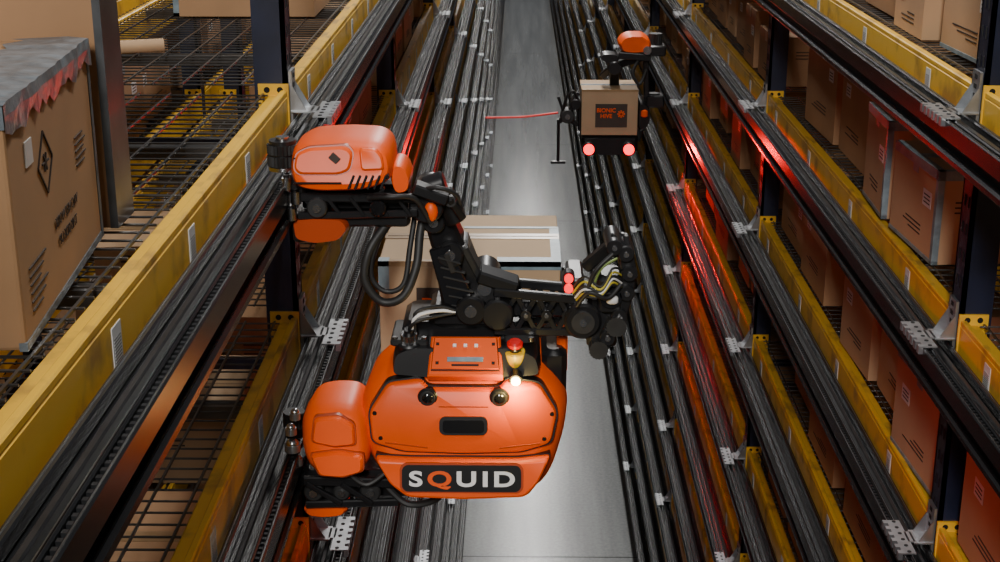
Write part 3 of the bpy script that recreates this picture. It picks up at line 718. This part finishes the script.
D.knurl((1.0,10.62,-1.60),(1.0,10.62,-1.70),0.05,'rubber',n=18); D.cyl((0.93,10.45,-1.70),(0.93,10.50,-1.70),0.03,'steel',n=16)
D.obox((0.72,10.50,-1.74),(0.96,10.50,-1.76),0.05,0.05,'black_plastic',c=0.006)
D.cbox(0.94,1.075,10.55,10.7,-1.76,-1.68,0.01,'black_plastic'); D.cbox(0.94,1.075,10.55,10.7,-2.14,-2.05,0.01,'black_plastic')
D.obox((0.93,10.55,-1.74),(0.70,10.6,-1.84),0.07,0.08,'black_plastic',0.05,0.06,c=0.006)
D.obox((0.70,10.6,-1.84),(0.74,10.95,-2.3),0.07,0.07,'black_plastic',c=0.006)
D.cyl((0.70,10.5,-1.84),(0.70,10.68,-1.84),0.05,'black_plastic',n=24,cham=0.006)
D.obox((0.93,10.6,-1.75),(0.95,10.6,-2.12),0.04,0.05,'black_plastic',c=0.006)
D.obox((0.70,10.62,-1.84),(0.62,10.7,-1.93),0.05,0.05,'black_plastic',c=0.006)
D.obox((0.94,10.7,-2.2),(0.89,10.8,-2.42),0.07,0.1,'black_plastic',c=0.006)
D.knurl((1.0,10.62,-2.04),(1.0,10.62,-2.12),0.045,'rubber',n=18)
D.cbox(0.44,0.460,10.5,10.85,-2.30,-2.08,0.006,'black_plastic')
D.cyl((0.42,10.46,-2.10),(0.42,10.62,-2.10),0.038,'black_plastic',n=24,cham=0.005)
D.cyl((0.36,10.46,-2.19),(0.36,10.6,-2.19),0.05,'rubber',n=24,cham=0.005)
D.cyl((0.36,10.45,-2.19),(0.36,10.465,-2.19),0.02,'steel',n=14)
D.obox((0.42,10.52,-2.10),(0.30,10.52,-2.24),0.03,0.05,'black_plastic',c=0.004)
D.obox((0.44,10.52,-2.26),(0.31,10.52,-2.18),0.03,0.05,'black_plastic',c=0.004)
D.obox((0.29,10.52,-2.05),(0.33,10.52,-2.16),0.02,0.03,'black_plastic',c=0.003)
D.obox((0.44,10.52,-2.02),(0.38,10.52,-2.12),0.03,0.04,'black_plastic',c=0.003)
D.cyl((0.295,10.52,-2.22),(0.295,10.52,-2.54),0.012,'black_plastic',n=12); D.obox((0.24,10.52,-2.545),(0.35,10.52,-2.545),0.02,0.03,'black_plastic',c=0.003)
D.tube([(0.88,10.5,-1.76),(0.83,10.47,-1.86),(0.88,10.47,-1.95),(0.93,10.52,-1.85)],0.012,'rubber')
D.tube([(0.44,10.5,-2.08),(0.40,10.47,-2.00),(0.35,10.48,-2.05),(0.33,10.5,-2.14)],0.010,'rubber')
for x in (0.52,0.815): D.cyl((x,10.45,-2.43),(x,10.50,-2.43),0.052,'black_plastic',n=24,cham=0.006)
D.build('arms_and_chassis',R2,smooth=35)
D=MB()
for x in (0.52,0.815): D.cyl((x,10.435,-2.43),(x,10.452,-2.43),0.040,'red_lamp',n=24)
D.build('rear_lamps',R2)
D=MB(); D.tube([(-0.245,10.5,-2.205),(0.0,10.5,-2.20),(0.15,10.5,-2.185),(0.29,10.52,-2.17)],0.008,'strap_red',n=8); D.build('signal_strap',R2,smooth=60)
r=empty('shipping_carton',(0.67,10.7,-2.2))
b=MB(); b.box(0.463,0.877,10.50,10.90,-2.335,-1.995,'carton_light'); b.build('carton',r,bevel=0.004)
t=MB(); t.box(0.463-e,0.877+e,10.50-e,10.515,-2.01,-1.995+e,'tan_tape'); t.box(0.463-e,0.877+e,10.68,10.73,-2.05,-1.995+e,'blue_tape'); t.box(0.463,0.877,10.699,10.702,-1.995,-1.991,'print_ink')
t.build('tape',r)
l=MB(); l.box(0.565,0.80,10.497,10.50,-2.275,-2.10,'print_ink')
for i in range(4):
    a=math.pi*i/4; dx,dz=0.028*math.cos(a),0.028*math.sin(a)
    l.obox((0.755-dx,10.495,-2.175-dz),(0.755+dx,10.495,-2.175+dz),0.010,0.003,'orange_plastic',c=0.0005)
l.build('label',r)
text('label_text','BIONIC\nHIVE',0.042,(0.645,10.495,-2.17),(1,0,0),(0,0,1),'orange_plastic',r,0.001,1.0,0.001)

# ------------------------------------------------------------ lights
def area(name,loc,sx,sy,e,col=(1,0.97,0.93),rot=(0,0,0)):
    l=bpy.data.lights.new(name,'AREA'); l.shape='RECTANGLE'; l.size=sx; l.size_y=sy; l.energy=e; l.color=col
    o=bpy.data.objects.new(name,l); o.location=(loc[0],loc[1],loc[2]+H); o.rotation_euler=rot; bpy.context.collection.objects.link(o); return o
area('front_fill_light',(-0.5,-3.0,2.4),0.6,2.0,430,rot=(math.radians(46),0,math.radians(-10)))  # added fill behind the camera, tilted forward to brighten the box faces
area('front_fill_light',(0.3,4.4,3.4),0.3,2.4,150)
for i in range(2,10):
    area('front_fill_light',(0.3,-2.2+i*6.4,3.6),0.35,2.4,340)
def spot(name,loc,e,col,size=150,rot=(0,0,0),rad=0.03):
    l=bpy.data.lights.new(name,'SPOT'); l.energy=e; l.color=col; l.shadow_soft_size=rad; l.spot_size=math.radians(size); l.spot_blend=0.6
    o=bpy.data.objects.new(name,l); o.location=(loc[0],loc[1],loc[2]+H); o.rotation_euler=rot; bpy.context.collection.objects.link(o); return o
def point(name,loc,e,col,rad=0.03):
    l=bpy.data.lights.new(name,'POINT'); l.energy=e; l.color=col; l.shadow_soft_size=rad
    o=bpy.data.objects.new(name,l); o.location=(loc[0],loc[1],loc[2]+H); bpy.context.collection.objects.link(o)
    return o
# far robot's red lamps shine back and down along the aisle
for x in (0.52,0.815): spot('tail_lamp_light',(x,10.42,-2.43),26,(1,0.01,0.01),150,rot=(math.radians(-62),0,0))
# near robot's rear lamps shine forward along the aisle and to its sides
spot('status_lamp_light',(0.14,3.30,-1.34),9,(1,0.01,0.01),150,rot=(math.radians(52),0,math.radians(-35)))
point('status_lamp_light',(-0.16,3.40,-1.62),2.6,(1,0.01,0.01))
point('head_lamp_light',(-0.004,2.930,-1.226),1.2,(1,0.72,0.25),0.012)
w=bpy.data.worlds.new('World'); bpy.context.scene.world=w; w.use_nodes=True
w.node_tree.nodes['Background'].inputs[0].default_value=(0.85,0.9,1,1); w.node_tree.nodes['Background'].inputs[1].default_value=0.07

cam=bpy.data.cameras.new('camera'); cam.lens=52; cam.sensor_width=36; cam.clip_start=0.05; cam.clip_end=200
co=bpy.data.objects.new('camera',cam); co.location=(0,0,H); co.rotation_euler=(math.radians(90-18.31),0,math.radians(0.75))
bpy.context.collection.objects.link(co); bpy.context.scene.camera=co
